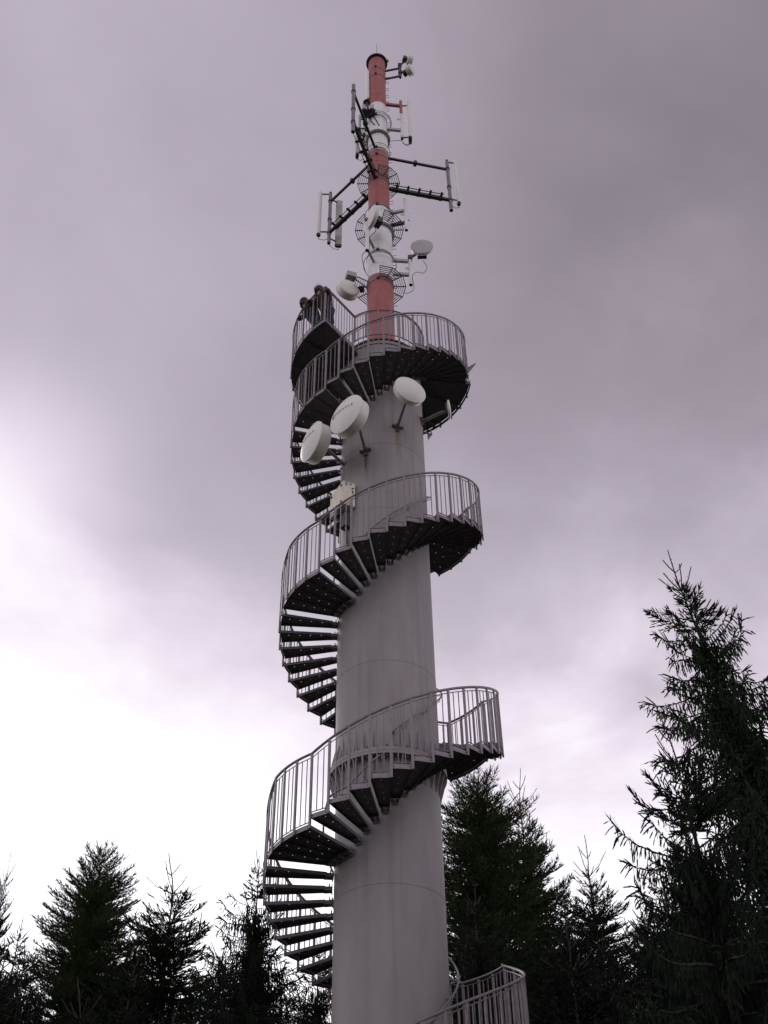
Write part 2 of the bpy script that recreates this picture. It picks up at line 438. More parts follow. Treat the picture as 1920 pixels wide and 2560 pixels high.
# deck geometry
DZ = 22.975; DR = 2.475; A0 = aj(JTOP); A1 = 233.8
ztop = zj(JTOP)+RH
deck_rail = [P(RO + (DR-RO)*min(1, k/3), A0 + (A1-A0+360 if A1 < A0 else A1-A0)*k/48, ztop) for k in range(1, 49)]
A0n = (A0 + 360*5) % 360
span_deck = (A1 - A0n) % 360
deck_rail = [P(RO + (DR-RO)*min(1, k/3), A0n + span_deck*k/64, ztop) for k in range(1, 65)]
MB().tube([P(RO+.004, aj(t), zrail(t)+RH) for t in ts], .026, 8).build('handrail', GALV, tower, TO)
MB().tube([P(RO-.012, aj(t), zrail(t)+RH-.075) for t in ts], .010, 6).build('guard_bar', GALV, tower, TO)
RING = 1.2; ring_arc = [P(RING, A1 + (360+A0n-A1)*k/40, ztop+.01) for k in range(0, 41)]
MB().tube([P(RO+.004, aj(JTOP), ztop)] + deck_rail, .026, 8).build('deck_handrail', GALV, tower, TO)
MB().tube([deck_rail[-1], P(RING, A1, ztop+.01)], .026, 8).build('deck_handrail', GALV, tower, TO)
MB().tube(ring_arc, .024, 8).build('deck_handrail', GALV, tower, TO)
MB().tube([p-V(0, 0, .075) for p in [P(RO, aj(JTOP), ztop)]+deck_rail+[P(RING, A1, ztop+.01)]+ring_arc], .010, 6).build('guard_bar', GALV, tower, TO)
MB().tube([p-V(0, 0, 1.06) for p in ring_arc], .016, 6).build('guard_bar', GALVD, tower, TO)
dk = MB()
dk.sector(RT+.02, DR-.02, A0n, A0n+span_deck, DZ+.12, DZ+.135, 60)
for k in range(0, 11):
    a = A0n + span_deck*k/10
    dk.bar(P(RT+.02, a, DZ+.055), P(DR-.03, a, DZ+.055), .05, .115)
dk.sector(RT+.03, RT+.045, A0n, A0n+span_deck, DZ, DZ+.12, 60)
deck = dk.build('viewing_deck', GALVD, tower, TO)
fd = MB(); fd.sector(DR-.02, DR-.008, A0n, A0n+span_deck, DZ, DZ+.09, 64); fd.sector(DR-.022, DR-.004, A0n, A0n+span_deck, DZ+.17, DZ+.185, 64)
fd.bar(P(RT, A1, DZ+.045)+V(-.008, .008, 0)*-1, P(DR, A1, DZ+.045), .012, .09); fd.bar(P(RT, A1, DZ+.2), P(DR, A1, DZ+.2), .014, .02)
fd.build('fascia', GALV, deck, TO)
dp = MB(); dp.box((DR, 0, .72), (.03, .05, 1.44)); dp0 = dp.build('deck_post', GALV, tower, smooth=False)
rp = MB(); rp.box((RING, 0, .54), (.03, .045, 1.08)); rp0 = rp.build('deck_post', GALV, tower, smooth=False)
nd = 22
for k in range(1, nd+1):
    o = dp0 if k == 1 else dp0.copy()
    if k > 1: COL.objects.link(o)
    o.parent = tower; o.location = (0, 0, DZ-.04-GZ); o.rotation_euler = (0, 0, R(A0n+span_deck*k/nd))
for k in range(0, 9):
    o = rp0 if k == 0 else rp0.copy()
    if k: COL.objects.link(o)
    o.parent = tower; o.location = (0, 0, ztop-1.08-GZ); o.rotation_euler = (0, 0, R(A1+(360+A0n-A1)*k/8))
db = MB()
for k in range(nd*3):
    if k % 3: db.tube([P(DR-.012, A0n+span_deck*k/(nd*3), DZ+.18), P(DR-.012, A0n+span_deck*k/(nd*3), ztop-.07)], .010, 6)
for k in range(8*4):
    if k % 4: a = A1+(360+A0n-A1)*k/32; db.tube([P(RING, a, ztop-1.06), P(RING, a, ztop-.07)], .009, 6)
for k in range(1, 11):
    r = RING + (DR-RING)*k/11; db.tube([P(r, A1, DZ+.2), P(r, A1, ztop-.07)], .010, 6)
o = db.build('deck_balusters', GALV, tower, TO); o['kind'] = 'stuff'
# handrail along the tower wall
def wallrail(ja, jb, dz0, dz1, rr=1.175):
    n = int((jb-ja)*3); pts = []
    for k in range(n+1):
        t = ja+(jb-ja)*k/n; pts.append(P(rr, aj(t), zrail(t)+dz0+(dz1-dz0)*k/n))
    e0 = pts[0].copy(); e0.x *= RT/rr; e0.y *= RT/rr; e1 = pts[-1].copy(); e1.x *= RT/rr; e1.y *= RT/rr
    mb = MB(); mb.tube([e0]+pts+[e1], .019, 8)
    o = mb.build('wall_handrail', GALV, tower, TO)
    for k in range(4, n, 8):
        b = MB()
        p = pts[k]; q = V(p.x*RT/rr, p.y*RT/rr, p.z-.09); mid = V(p.x, p.y, p.z-.07)
        b.tube([p, mid, q], .009, 5); d = V(p.x, p.y, 0).normalized(); b.tube([q-d*.0, q+d*.008], .03, 8)
        b.build('rail_bracket', GALV, o, TO)
wallrail(4.5, 16.5, 1.55, 1.52); wallrail(-16, 3.1, 1.42, 1.22, 1.26)
wallrail(21, 36.5, 1.45, 1.45); wallrail(38.5, 55, 1.42, 1.45); wallrail(-34, -19, 1.45, 1.45, 1.2); wallrail(57.5, 73, 1.45, 1.45)

# ------------------------------------------------------------------ antenna mast
mast = thing('antenna_mast', 'red and white banded steel mast standing on top of the grey tower', 'mast', (0, 0, 23.34)); MO = (0, 0, 23.34)
def sect(name, mt, z0, z1, r0, r1=None, seams=()):
    r1 = r1 or r0; pr = [(r0, z0)]
    for s in seams: pr += seam(r0+(r1-r0)*(s-z0)/(z1-z0), s)
    pr.append((r1, z1)); return MB().lathe(pr, 56, capb=True, capt=True).build(name, mt, mast, MO)
sect('red_section', RED, 23.34, 27.25, .398, .396, (26.55,))
sect('white_section', WHITE, 27.25, 29.74, .395, .392, (27.75, 28.95))
sect('white_section', WHITE, 29.82, 30.9, .345)
sect('red_section', RED, 30.9, 34.34, .343, .340, (32.05, 33.6))
sect('white_section', WHITE, 34.34, 35.42, .342, .340, (35.25,))
sect('white_section', WHITE, 35.5, 37.6, .318)
sect('red_section', RED, 37.6, 41.05, .317, .316, (38.2,))
def band(z, r, h=.10, t=.012, mt=MSTEEL):
    o = MB().lathe([(r-.01, z-h/2), (r+t, z-h/2), (r+t, z+h/2), (r-.01, z+h/2)], 48).build('clamp_band', mt, mast, MO)
    k = MB(); k.box(P(r+t+.025, 262, z), (.07, .05, .07)); k.tube([P(r+.05, 255, z), P(r+.05, 269, z)], .012, 6)
    k.build('band_bolt', DSTEEL, o, MO)
for z, r in ((23.6, .398), (26.98, .396), (28.40, .393), (30.98, .343), (32.55, .342), (32.9, .342), (34.42, .342), (34.0, .342), (36.66, .318), (39.68, .317), (40.22, .316)):
    band(z, r, .09 if r > .35 else .08)
MB().lathe([(.0, 41.07), (.405, 41.07), (.41, 41.10), (.405, 41.13), (0, 41.13)], 56).build('top_cap', DSTEEL, mast, MO)
MB().tube([(0, 0, 41.12), (0, 0, 41.5), (0, 0, 42.72)], [.014, .010, .006], 6).build('lightning_rod', DSTEEL, mast, MO)
for z, r in ((29.78, .395), (35.46, .345)):           # bolted flanges with ribs
    mb = MB(); mb.lathe([(r-.02, z-.025), (r+.085, z-.025), (r+.085, z+.025), (r-.02, z+.025)], 56)
    f_ = mb.build('mast_flange', MSTEEL, mast, MO)
    b = MB()
    for k in range(30):
        a = 12*k; b.bar(P(r-.01, a, z-.06), P(r+.08, a, z-.06), .012, .07); b.tube([P(r+.045, a+6, z-.05), P(r+.045, a+6, z+.05)], .014, 6)
    b.build('flange_rib', RADOMEG, f_, MO)
def platform(z, r0, r1, seg, skip, mt=DSTEEL, rings=6, solid=()):
    mb = MB(); da = 360/seg
    for k in range(seg):
        if k in skip: continue
        a0 = k*da; a1 = a0+da
        for a in (a0, a1): mb.bar(P(r0, a, z), P(r1, a, z), .018, .03)
        for q in range(rings):
            r = r0+.03+(r1-r0-.03)*q/(rings-1); wd = .020 if q == rings-1 else .012
            mb.bar(P(r, a0, z+.004), P(r, a1, z+.004), wd, .022)
    return mb.build('service_platform', mt, mast, MO)
platform(32.72, .345, .70, 12, (8,))
platform(30.02, .40, .76, 14, (9, 10))
platform(27.08, .40, .77, 12, (7, 8))
platform(35.80, .345, .60, 12, (0, 1, 2, 3, 7, 8, 9, 10, 11))
for z, r in ((28.15, .50), (36.55, .46), (30.75, .46), (34.62, .40), (36.6, .49)):
    MB().tube([P(r, a, z) for a in range(0, 360, 12)], .010, 6, closed=True).build('cable_hoop', DSTEEL, mast, MO)
ru = MB(); ru.tube([(0, 0, 0), (.10, 0, 0), (.125, 0, .035)], .009, 5); r0_ = ru.build('rung', DSTEEL, mast)
k = 0; z = 26.2
while z < 40.0:
    r = .39 if z < 29.7 else .34 if z < 35.4 else .315
    o = r0_ if k == 0 else r0_.copy()
    if k: COL.objects.link(o)
    o.parent = mast; o.location = (r*cos(R(-4 if k % 2 else 6)), r*sin(R(-4 if k % 2 else 6)), z-23.34); k += 1; z += .25
# feeder cables down the mast
cb = MB()
for q in range(5):
    a = 118+6*q; cb.tube([P(.43, a, 23.4), P(.42, a, 29), P(.37, a, 31), P(.37, a, 35), P(.34, a, 37), P(.34, a, 39.5)], .014, 6)
cb.build('feeder_cables', BLACKR, mast, MO)

# obstruction light near the top of the mast
ol = thing('obstruction_light', 'small round aviation warning lamp beside the top cap of the mast', 'lamp', tuple(P(.36, -10, 41.0)))
OO = tuple(ol.location)
c = V(*OO)
MB().tube([c, c+V(.05, 0, .05), c+V(.05, 0, .14)], .014, 6).build('bracket', DSTEEL, ol, OO)
MB().lathe([(0, .14), (.05, .14), (.055, .17), (.055, .25), (.04, .29), (0, .31)], 20, c=c+V(.05, 0, 0)).build('lens', RADOMEG, ol, OO)

# --- three outrigger frames carrying panel antennas
def outrigger(az, label, flip=1):
    t = thing('outrigger_frame', label, 'antenna frame', tuple(P(.36, az, 32.5)), 'outrigger frames of the mast'); O = tuple(t.location)
    rp_ = 2.45
    MB().bar(P(.35, az, 34.42), P(rp_-.03, az, 34.42), .075, .075).build('arm', DSTEEL, t, O)
    for rr in (1.3,):
        MB().box(P(rr, az, 34.42), (.10, .16, .15), Matrix.Rotation(R(az), 3, 'Z')).build('clamp', DSTEEL, t, O)
    MB().bar(P(.35, az, 32.52), P(rp_-.03, az, 32.52), .10, .09).build('arm', DSTEEL, t, O)
    d = P(1, az, 0); n = V(-d.y, d.x, 0)*flip
    lad = MB(); q0 = d*.45-n*.10; q1 = d*2.2-n*.10
    for s in (.0, .24):
        lad.bar(q0+n*s+V(0, 0, 32.56), q1+n*s+V(0, 0, 32.56), .018, .035)
    for k in range(5):
        p = d*(.6+.38*k)-n*.13; lad.bar(p+V(0, 0, 32.58), p+n*.32+V(0, 0, 32.58), .07, .05)
    for s in (.05, .09, .13): lad.tube([q0+n*s+V(0, 0, 32.60), q1+n*s+V(0, 0, 32.60)], .014, 6)
    lad.build('cable_ladder', DSTEEL, t, O)
    MB().tube([P(rp_, az, 31.90), P(rp_, az, 34.88)], .062, 14).build('pole', MSTEEL, t, O)
    MB().lathe([(.05, 31.885), (.05, 31.90), (0, 31.90)], 14, c=P(rp_, az, 0)).build('pole_end', BLACKR, t, O)
    mb = MB()
    for z in (34.45, 32.5, 33.3): mb.lathe([(.06, z-.05), (.078, z-.05), (.078, z+.05), (.06, z+.05)], 14, c=P(rp_, az, 0))
    mb.build('clamp', DSTEEL, t, O)
    return t
outrigger(12.8, 'dark outrigger frame reaching out to the right of the mast', -1)
outrigger(134.5, 'dark outrigger frame reaching out to the left behind the mast', 1)
outrigger(251.6, 'dark outrigger frame with bare grey pole reaching towards the viewer', -1)
def panel(label, c, az, w, d, z0, z1, pole, mt=RADOME, capm=DSTEEL, group='panel antennas on the mast', up=True):
    """c: xy of the panel axis; az: facing; pole: xy of its carrier"""
    cx, cy = c; t = thing('panel_antenna', label, 'panel antenna', (cx, cy, z0), group); O = (cx, cy, z0)
    rot = Matrix.Rotation(R(az), 3, 'Z')
    # rounded section swept along z
    sec = []
    for k in range(16):
        a = 2*pi*k/16; ca, sa = cos(a), sin(a)
        sec.append(rot @ Vector((math.copysign(abs(ca)**.6, ca)*d/2, math.copysign(abs(sa)**.6, sa)*w/2, 0)))
    def sweep(zs, sc):
        mb = MB(); vs = []; fs = []
        for z, s in zip(zs, sc): vs += [q*s + V(cx, cy, z) for q in sec]
        for i in range(len(zs)-1):
            for q in range(16): fs.append((16*i+q, 16*i+(q+1) % 16, 16*i+16+(q+1) % 16, 16*i+16+q))
        fs.append(tuple(range(15, -1, -1))); fs.append(tuple(16*(len(zs)-1)+q for q in range(16)))
        return mb.add(vs, fs)
    sweep([z0+.02, z1-.02, z1], [1, 1, .85]).build('radome', mt, t, O)
    sweep([z0-.09, z0-.07, z0+.02], [.75, .98, 1.04]).build('end_cap', capm, t, O)
    pv_ = V(*pole, 0); cv = V(cx, cy, 0)
    for z in (z0+.15, z1-.15):
        b = MB(); b.bar(pv_+V(0, 0, z), cv+V(0, 0, z+.02), .03, .05); b.bar(pv_+V(0, 0, z-.1), pv_+V(0, 0, z+.1), .09, .09, (1, 0, 0))
        b.build('bracket', DSTEEL, t, O)
    q = MB(); q.tube([cv+V(.02, 0, z0-.08), cv+V(0, 0, z0-.25), (pv_+cv)/2+V(0, 0, z0-.33), pv_+V(0, 0, z0-.22)], .010, 6); q.build('jumper_cable', BLACKR, t, O)
    return t
b_ = P(2.45, 12.8, 0); b2 = P(2.74, 12.8, 0)
panel('tall cream panel antenna on the right outrigger pole', (b2.x, b2.y), 12.8, .15, .12, 32.42, 35.05, (b_.x, b_.y))
a_ = P(2.45, 134.5, 0); a2 = P(2.72, 140, 0); a3 = P(2.40, 126, 0)
panel('slim cream panel antenna outermost on the left outrigger pole', (a2.x, a2.y), 134.5, .14, .12, 32.42, 35.05, (a_.x, a_.y))
panel('wide grey panel antenna seen edge on behind the left outrigger pole', (a3.x, a3.y), 95, .24, .10, 32.05, 34.75, (a_.x, a_.y), RADOMEG)

# --- side mounts: two arms and an upright pipe
def mount(label, att, end, z1, z2, zb, zt, m1=MSTEEL, m2=MSTEEL, mp=MSTEEL, split=None, rpole=.05, w=.07):
    t = thing('antenna_mount', label, 'antenna mount', (end[0], end[1], z2)); O = tuple(t.location)
    e1 = V(*end, 0); a1 = V(*att, 0)
    MB().bar(a1+V(0, 0, z1), e1+V(0, 0, z1), w, w*1.3).build('arm', m1, t, O)
    MB().bar(a1+V(0, 0, z2), e1+V(0, 0, z2), w, w*1.3).build('arm', m2, t, O)
    if split:
        MB().tube([e1+V(0, 0, split), e1+V(0, 0, zt)], rpole, 14).build('pole', RED, t, O)
        MB().tube([e1+V(0, 0, zb), e1+V(0, 0, split)], rpole, 14).build('pole', WHITE, t, O)
    else: MB().tube([e1+V(0, 0, zb), e1+V(0, 0, zt)], rpole, 14).build('pole', mp, t, O)
    MB().lathe([(rpole*.85, zb-.006), (rpole*.85, zb-.001), (0, zb-.001)], 14, c=e1).build('pole_end', BLACKR, t, O)
    return t
mount('red and white pipe mount right of the mast below the top radios', (.30, 0), (.85, .07), 37.97, 36.23, 35.72, 38.3, RED, RADOMEG, WHITE, 37.35, .055, .09)
panel('white panel antenna on the red and white pipe right of the mast', (1.13, .07), 0, .30, .13, 35.60, 38.12, (.85, .07), RADOME)
mount('short white pipe mount right of the middle platform', (.36, 0), (.85, -.1), 30.96, 30.27, 29.85, 31.62, RADOMEG, DSTEEL, WHITE, None, .055, .08)
wt = thing('whip_antenna', 'thin white whip antenna beside the short white pipe', 'antenna', (.97, -.1, 30.1)); O = tuple(wt.location)
MB().tube([(.97, -.1, 30.1), (.97, -.1, 31.55)], .014, 8).build('whip', WHITE, wt, O); MB().bar((.86, -.1, 30.4), (.97, -.1, 30.4), .02, .03).build('bracket', DSTEEL, wt, O)
for nm, c_ in (('brass coloured clamp ring on the short white pipe', (.74, -.1, 30.72)), ('brass coloured clamp ring on the right dish pole', (.83, .03, 28.02)), ('brass coloured clamp ring on the red and white pipe', (.74, .05, 36.98))):
    mb = MB(); c = V(*c_); mb.tube([c+V(.045*cos(a*pi/8), 0, .045*sin(a*pi/8)) for a in range(16)], .012, 6, closed=True); mb.tube([c+V(.045, 0, 0), c+V(.11, 0, .01)], .010, 6)
    tag(mb.build('clamp_ring', BRASS, None, c_), nm, 'clamp', 'brass clamp rings')
mount('pipe mount with two flat arms right of the lower platform', (.38, 0), (.92, .05), 28.41, 27.72, 27.22, 28.62, RADOMEG, RADOMEG, WHITE, None, .058, .085)
mount('white pipe mount left of the mast above the ring', (-.17, -.34), (-.37, -.85), 28.57, 27.85, 27.72, 29.4, RADOMEG, RADOMEG, WHITE, None, .062, .07)
mount('dark pipe mount right of the mast head', (.30, 0), (.87, -.11), 40.49, 39.87, 39.75, 40.75, DSTEEL, DSTEEL, DSTEEL, None, .05, .055)

# --- parabolic dishes
def frame_of(az, tilt=0):
    n = Vector((cos(R(az))*cos(R(tilt)), sin(R(az))*cos(R(tilt)), sin(R(tilt)))); x = Vector((0, 0, 1)).cross(n).normalized(); y = n.cross(x)
    return Matrix((x, y, n)).transposed()
def dish(label, c, az, rad, dome, drum, back, mt=RADOME, unit=False, group='round dish antennas', tilt=0, rim=True, text=False, flat=False, shell=None, arm=None, link=None):
    t = thing('dish_antenna', label, 'dish antenna', c, group); O = c; m3 = frame_of(az, tilt)
    cv = Vector(c); k = 10
    if flat: pr = [(0, .0), (rad*.9, .0), (rad, -.015)]
    else:
        pr = [(rad*sin(pi/2*q/k), dome*cos(pi/2*q/k)) for q in range(k+1)]
        if dome > 0: pr = [(rad*(q/k), dome*(1-(q/k)**2.2)) for q in range(k+1)]
    pr[0] = (0.0005, pr[0][1])
    MB().lathe(pr + [(rad, -.02)], 56, m3, cv).build('radome', mt, t, O)
    pb = [(rad*.99, -.02), (rad*.965, -.03), (rad*.965, -drum)]
    pb += [(rad*.965*(1-(q/6)**2*.85), -drum-back*q/6) for q in range(1, 7)] + [(.0005, -drum-back)]
    MB().lathe(pb, 56, m3, cv).build('shroud', shell or mt, t, O)
    if rim: MB().lathe([(rad*.985, -.045), (rad*1.012, -.04), (rad*1.012, -.012), (rad*.985, -.006)], 56, m3, cv).build('rim', shell or mt, t, O)
    if unit:
        us = unit; u = MB(); u.box(cv + m3 @ V(0, -.0, -drum-back-us*.45), (us*1.3, us*1.15, us*.9), m3)
        for q in range(6): u.box(cv + m3 @ V(-us*.5+us*.2*q, -us*.62, -drum-back-us*.45), (.012, us*.12, us*.85), m3)
        u.build('radio_unit', DSTEEL, t, O)
    if link:
        q = cv + m3 @ V(0, 0, -drum-back*.6); k_ = MB(); k_.bar(Vector(link), q, .05, .06); k_.box(Vector(link), (.14, .14, .16)); k_.build('bracket', DSTEEL, t, O)
    if arm:
        p1 = Vector(arm[0]); p0_ = cv + m3 @ V(0, 0, -drum-back*.9)
        mb = MB(); knee = Vector((p0_.x, p0_.y, p1.z)) if abs(p1.z-p0_.z) > .08 else (p0_*.8+p1*.2)
        mb.tube([p0_+V(0, 0, .22), p0_+V(0, 0, -.05), knee, p1], .042, 12)
        ao = mb.build('mounting_arm', MSTEEL, t, O)
        h = MB(); d = V(p1.x, p1.y, 0).normalized(); n = V(-d.y, d.x, 0)
        h.bar(p1-n*.13, p1+n*.13, .05, .09); h.bar(p1-V(0, 0, .16), p1+V(0, 0, .12), .10, .03, d)
        for s in (-1, 1): h.tube([p1+n*.13*s-d*.06, p1+n*.13*s+d*.06], .018, 6)
        h.build('wall_bracket', RUSTY, ao, O)
        f2 = MB(); f2.box(p0_+m3 @ V(0, 0, .02), (.20, .24, .10), m3); f2.build('clamp', DSTEEL, t, O)
    if text:
        cu = bpy.data.curves.new('txt', 'FONT'); cu.body = 'MIRACLE'; cu.size = .105*text; cu.extrude = .0015; cu.align_x = 'LEFT'; cu.space_character = 1.25
        to = bpy.data.objects.new('txt', cu); COL.objects.link(to)
        dg = bpy.context.evaluated_depsgraph_get(); me = bpy.data.meshes.new_from_object(to.evaluated_get(dg)); COL.objects.unlink(to)
        bpy.data.objects.remove(to)
        xs = [v.co.x for v in me.vertices]; x0, x1 = min(xs), max(xs); sx = .56*text/(x1-x0)
        def put(x, y, zz):
            r = sqrt(x*x+y*y); return m3 @ V(x, y, dome*(1-(r/rad)**2.2) + .004 + zz)
        for v in me.vertices:
            v.co = put((v.co.x-x0)*sx - .235*text, v.co.y + .015, v.co.z)
        me.materials.clear(); me.materials.append(LGREY)
        lo_ = bpy.data.objects.new('lettering', me); COL.objects.link(lo_); lo_.parent = t
        lg = MB(); xs_ = (-.37, -.35, -.315, -.285); s_ = text
        def patch(x0, y0, x1, y1):
            lg.add([put(x0*s_, y0*s_, 0), put(x1*s_, y0*s_, 0), put(x1*s_, y1*s_, 0), put(x0*s_, y1*s_, 0),
                    put(x0*s_, y0*s_, .002), put(x1*s_, y0*s_, .002), put(x1*s_, y1*s_, .002), put(x0*s_, y1*s_, .002)],
                   [(3, 2, 1, 0), (4, 5, 6, 7), (0, 1, 5, 4), (2, 3, 7, 6), (1, 2, 6, 5), (3, 0, 4, 7)])
        patch(-.37, .00, -.285, .065); patch(-.37, .073, -.335, .10); patch(-.325, .073, -.285, .125)
        lg.build('emblem', LBLUE, t, (0, 0, 0), smooth=False)
    return t
dish('large white dish with grey lettering nearest the tower front', (-.86, -2.18, 19.24), 226, .53, .13, .26, .16, text=1.0, arm=((-.42, -1.0, 19.19),))
dish('white dish with grey lettering on the left hung out over the stairs', (-1.74, -1.22, 19.32), 212, .53, .13, .26, .16, text=.95, arm=((-.93, -.42, 19.25),))
dish('smaller plain white dish on the upper right front of the tower', (.70, -2.08, 20.18), 297, .415, .13, .15, .10, arm=((.375, -1.0, 20.0),))
dish('tiny dish seen edge on at the right of the tower', (1.74, -.72, 20.92), -8, .245, .02, .02, .06, arm=((1.02, -.30, 20.93),))
dish('white dish on the right pipe mount of the mast', (1.30, -.18, 28.86), 268, .35, .02, .10, .08, mt=RADOMEG, unit=.22, tilt=0, flat=False, shell=RADOME, link=(.93, .03, 28.55))
dish('cream dish in front of the mast over the middle platform', (-.30, -.98, 29.22), 210, .42, .015, .10, .10, unit=.22, link=(-.37, -.85, 29.25))
dish('cream drum dish seen from behind left of the lower platform', (-1.02, .10, 26.95), 118, .34, .10, .22, .10, link=(-.55, .10, 27.12))
dish('upper small white dish of the pair at the mast head', (1.32, -.12, 41.0), 20, .215, .06, .16, .05, unit=.15, link=(.87, -.11, 40.70))
dish('lower small white dish of the pair at the mast head', (1.32, -.12, 40.36), -30, .225, .06, .18, .05, unit=.15, link=(.87, -.11, 40.15))
def boxy(name, label, cat, c, size, az, mt, fins=True, arm=None, group=None):
    t = thing(name, label, cat, c, group); m3 = Matrix.Rotation(R(az), 3, 'Z')
    MB().box(c, size, m3).build('housing', mt, t, c, smooth=False)
    if fins:
        mb = MB()
        for q in range(7): mb.box(Vector(c)+m3 @ V(size[0]*(-.42+.14*q), 0, -size[2]/2-.012), (.008, size[1]*.9, .024), m3)
        mb.build('cooling_fins', DSTEEL, t, c, smooth=False)
    if arm: MB().tube([Vector(c), Vector(arm)], .02, 8).build('bracket', DSTEEL, t, c)
    return t
boxy('radio_box', 'grey radio box left of the mast above the drum dish', 'radio box', (-.88, .02, 27.66), (.30, .22, .20), 20, RADOMEG, arm=(-.40, .1, 27.2))
boxy('radio_box', 'left grey box on the small bracket platform near the mast head', 'radio box', (-.47, -.42, 36.95), (.13, .13, .26), 0, RADOMEG, False, (-.40, -.30, 36.66))
boxy('radio_box', 'right grey box on the small bracket platform near the mast head', 'radio box', (-.20, -.42, 36.95), (.14, .13, .24), 0, RADOMEG, False, (-.22, -.3, 36.66))
panel('white panel antenna left of the top red section', (-.35, -.12), 200, .20, .10, 38.18, 40.10, (-.25, -.1), RADOME, RADOME)
panel('upper grey panel antenna left of the white mast section', (-.64, .0), 180, .26, .10, 36.12, 37.05, (-.42, .0), RADOMEG)
panel('lower grey panel antenna left of the white mast section', (-.72, .0), 190, .22, .12, 34.50, 35.98, (-.48, .0), RADOMEG)
bp_ = thing('bracket_platform', 'small dark bracket platform with a hooded dark lamp left of the mast head', 'bracket', (-.33, -.4, 36.66)); O = tuple(bp_.location)
mb = MB(); mb.box((-.33, -.36, 36.66), (.50, .34, .03)); mb.bar((-.33, -.2, 36.64), (-.1, -.30, 35.95), .04, .04); mb.bar((-.15, -.3, 36.62), (.05, -.31, 35.9), .04, .04); mb.build('plate', DSTEEL, bp_, O)
MB().tube([(-.33, -.50, 36.68), (-.38, -.50, 37.18)], .045, 12).build('post', DSTEEL, bp_, O)
MB().lathe([(.0005, .05), (.06, .045), (.125, .0), (.13, -.03), (.05, -.03), (.0005, -.02)], 24, c=(-.38, -.5, 37.2)).build('hood', DSTEEL, bp_, O)
# loose cables
def cable(label, pts, r=.010):
    # Catmull-Rom through the points
    pts = [Vector(p) for p in pts]; q = [pts[0]]+pts+[pts[-1]]; o_ = []
    for i in range(1, len(q)-2):
        for k in range(6):
            t = k/6; a, b, c, d = q[i-1], q[i], q[i+1], q[i+2]
            o_.append(.5*((2*b)+(-a+c)*t+(2*a-5*b+4*c-d)*t*t+(-a+3*b-3*c+d)*t**3))
    o_.append(pts[-1]); mb = MB(); mb.tube(o_, r, 6); o = mb.build('cable', BLACKR, None, tuple(pts[0])); tag(o, label, 'cable'); return o
cable('thin black cable hanging in a loop under the right mast dish', [(1.32, -.12, 28.2), (1.42, -.12, 27.85), (1.3, -.1, 27.6), (1.12, -.05, 27.72), (.98, .02, 27.62), (1.0, .02, 27.0), (.80, .0, 26.75), (.70, .1, 26.95)], .009)
cable('black cable curling down from the front mast dish to its pipe', [(-.18, -.9, 28.95), (-.10, -.85, 28.75), (-.25, -.8, 28.55), (-.30, -.78, 28.4), (-.31, -.6, 27.9)], .011)
cable('black cable looping below the end of the left pipe mount', [(-.37, -.85, 27.72), (-.52, -.8, 27.5), (-.42, -.6, 27.0), (-.3, -.45, 26.95)], .010)
cable('black cable looping under the white panel right of the mast', [(1.13, .07, 35.5), (1.05, .05, 35.2), (.92, .07, 35.3), (.80, .07, 35.55), (.45, .05, 35.5)], .010)
cable('black feeder cable running down the grey tower front under the first dish', [(-.43, -1.0, 19.05), (-.42, -.99, 18.6)], .008)

# --- cream cabinet on the tower
cab = thing('equipment_cabinet', 'cream weathered metal cabinet fixed to the tower above the stairs', 'cabinet', (-.97, -.75, 17.6)); O = tuple(cab.location)
zt_, zb_ = 18.17, 17.44
n_ = V(-.945, -1.03, 0); r_ = V(-.67, -.90, 0); l_ = V(-1.275, -.47, 0); b_ = r_ + (l_-n_)
ux = (r_-n_).normalized(); uy = (l_-n_).normalized()
mb = MB(); q = [n_, r_, b_, l_]
mb.add([p+V(0, 0, zb_) for p in q]+[p+V(0, 0, zt_) for p in q], [(0, 1, 2, 3), (7, 6, 5, 4), (0, 4, 5, 1), (1, 5, 6, 2), (2, 6, 7, 3), (3, 7, 4, 0)])
cb_ = mb.build('housing', CREAM, cab, O, smooth=False)
nl = Vector((-uy.y, uy.x, 0)); nl = nl if nl.dot(n_-r_) > 0 else -nl
nr = Vector((ux.y, -ux.x, 0)); nr = nr if nr.dot(n_-l_) > 0 else -nr
mb = MB(); mb.bar(n_+uy*.03+nl*.006+V(0, 0, (zt_+zb_)/2), l_-uy*.03+nl*.006+V(0, 0, (zt_+zb_)/2), .012, zt_-zb_-.06); door = mb.build('door', CREAM, cab, O, smooth=False)
mb = MB()
for f_, z in ((.10, .10), (.10, .62), (.86, .62)):
    p = n_+(l_-n_)*f_+nl*.014+V(0, 0, zb_+z); mb.tube([p, p+nl*.02], .03, 8)
mb.build('latch', CHIP, door, O)
mb = MB(); random.seed(5)
for k in range(16):
    f_ = random.random(); z = random.choice((.71, .70, .05, .64, .69)) if f_ < .8 else random.uniform(.35, .70)
    p = n_+(r_-n_)*(.06+.85*f_)+nr*.003+V(0, 0, zb_+z*.98); s = random.uniform(.008, .02); mb.bar(p-ux*s, p+ux*s, .004, random.uniform(.02, .06))
mb.build('rust_patch', CHIP, cab, O, smooth=False)
mb = MB(); mb.bar(V(-.72, -.62, zb_-.06), V(-1.1, -.74, zb_-.06), .06, .08); mb.bar(V(-.9, -.5, zb_-.06), V(-1.14, -.66, zb_-.06), .06, .08); mb.box((-.86, -.70, zb_-.30), (.26, .22, .40), Matrix.Rotation(R(220), 3, 'Z')); mb.tube([(-.86, -.72, zb_-.5), (-.84, -.70, zb_-1.2)], .025, 8)
mb.build('cable_box', DSTEEL, cab, O)
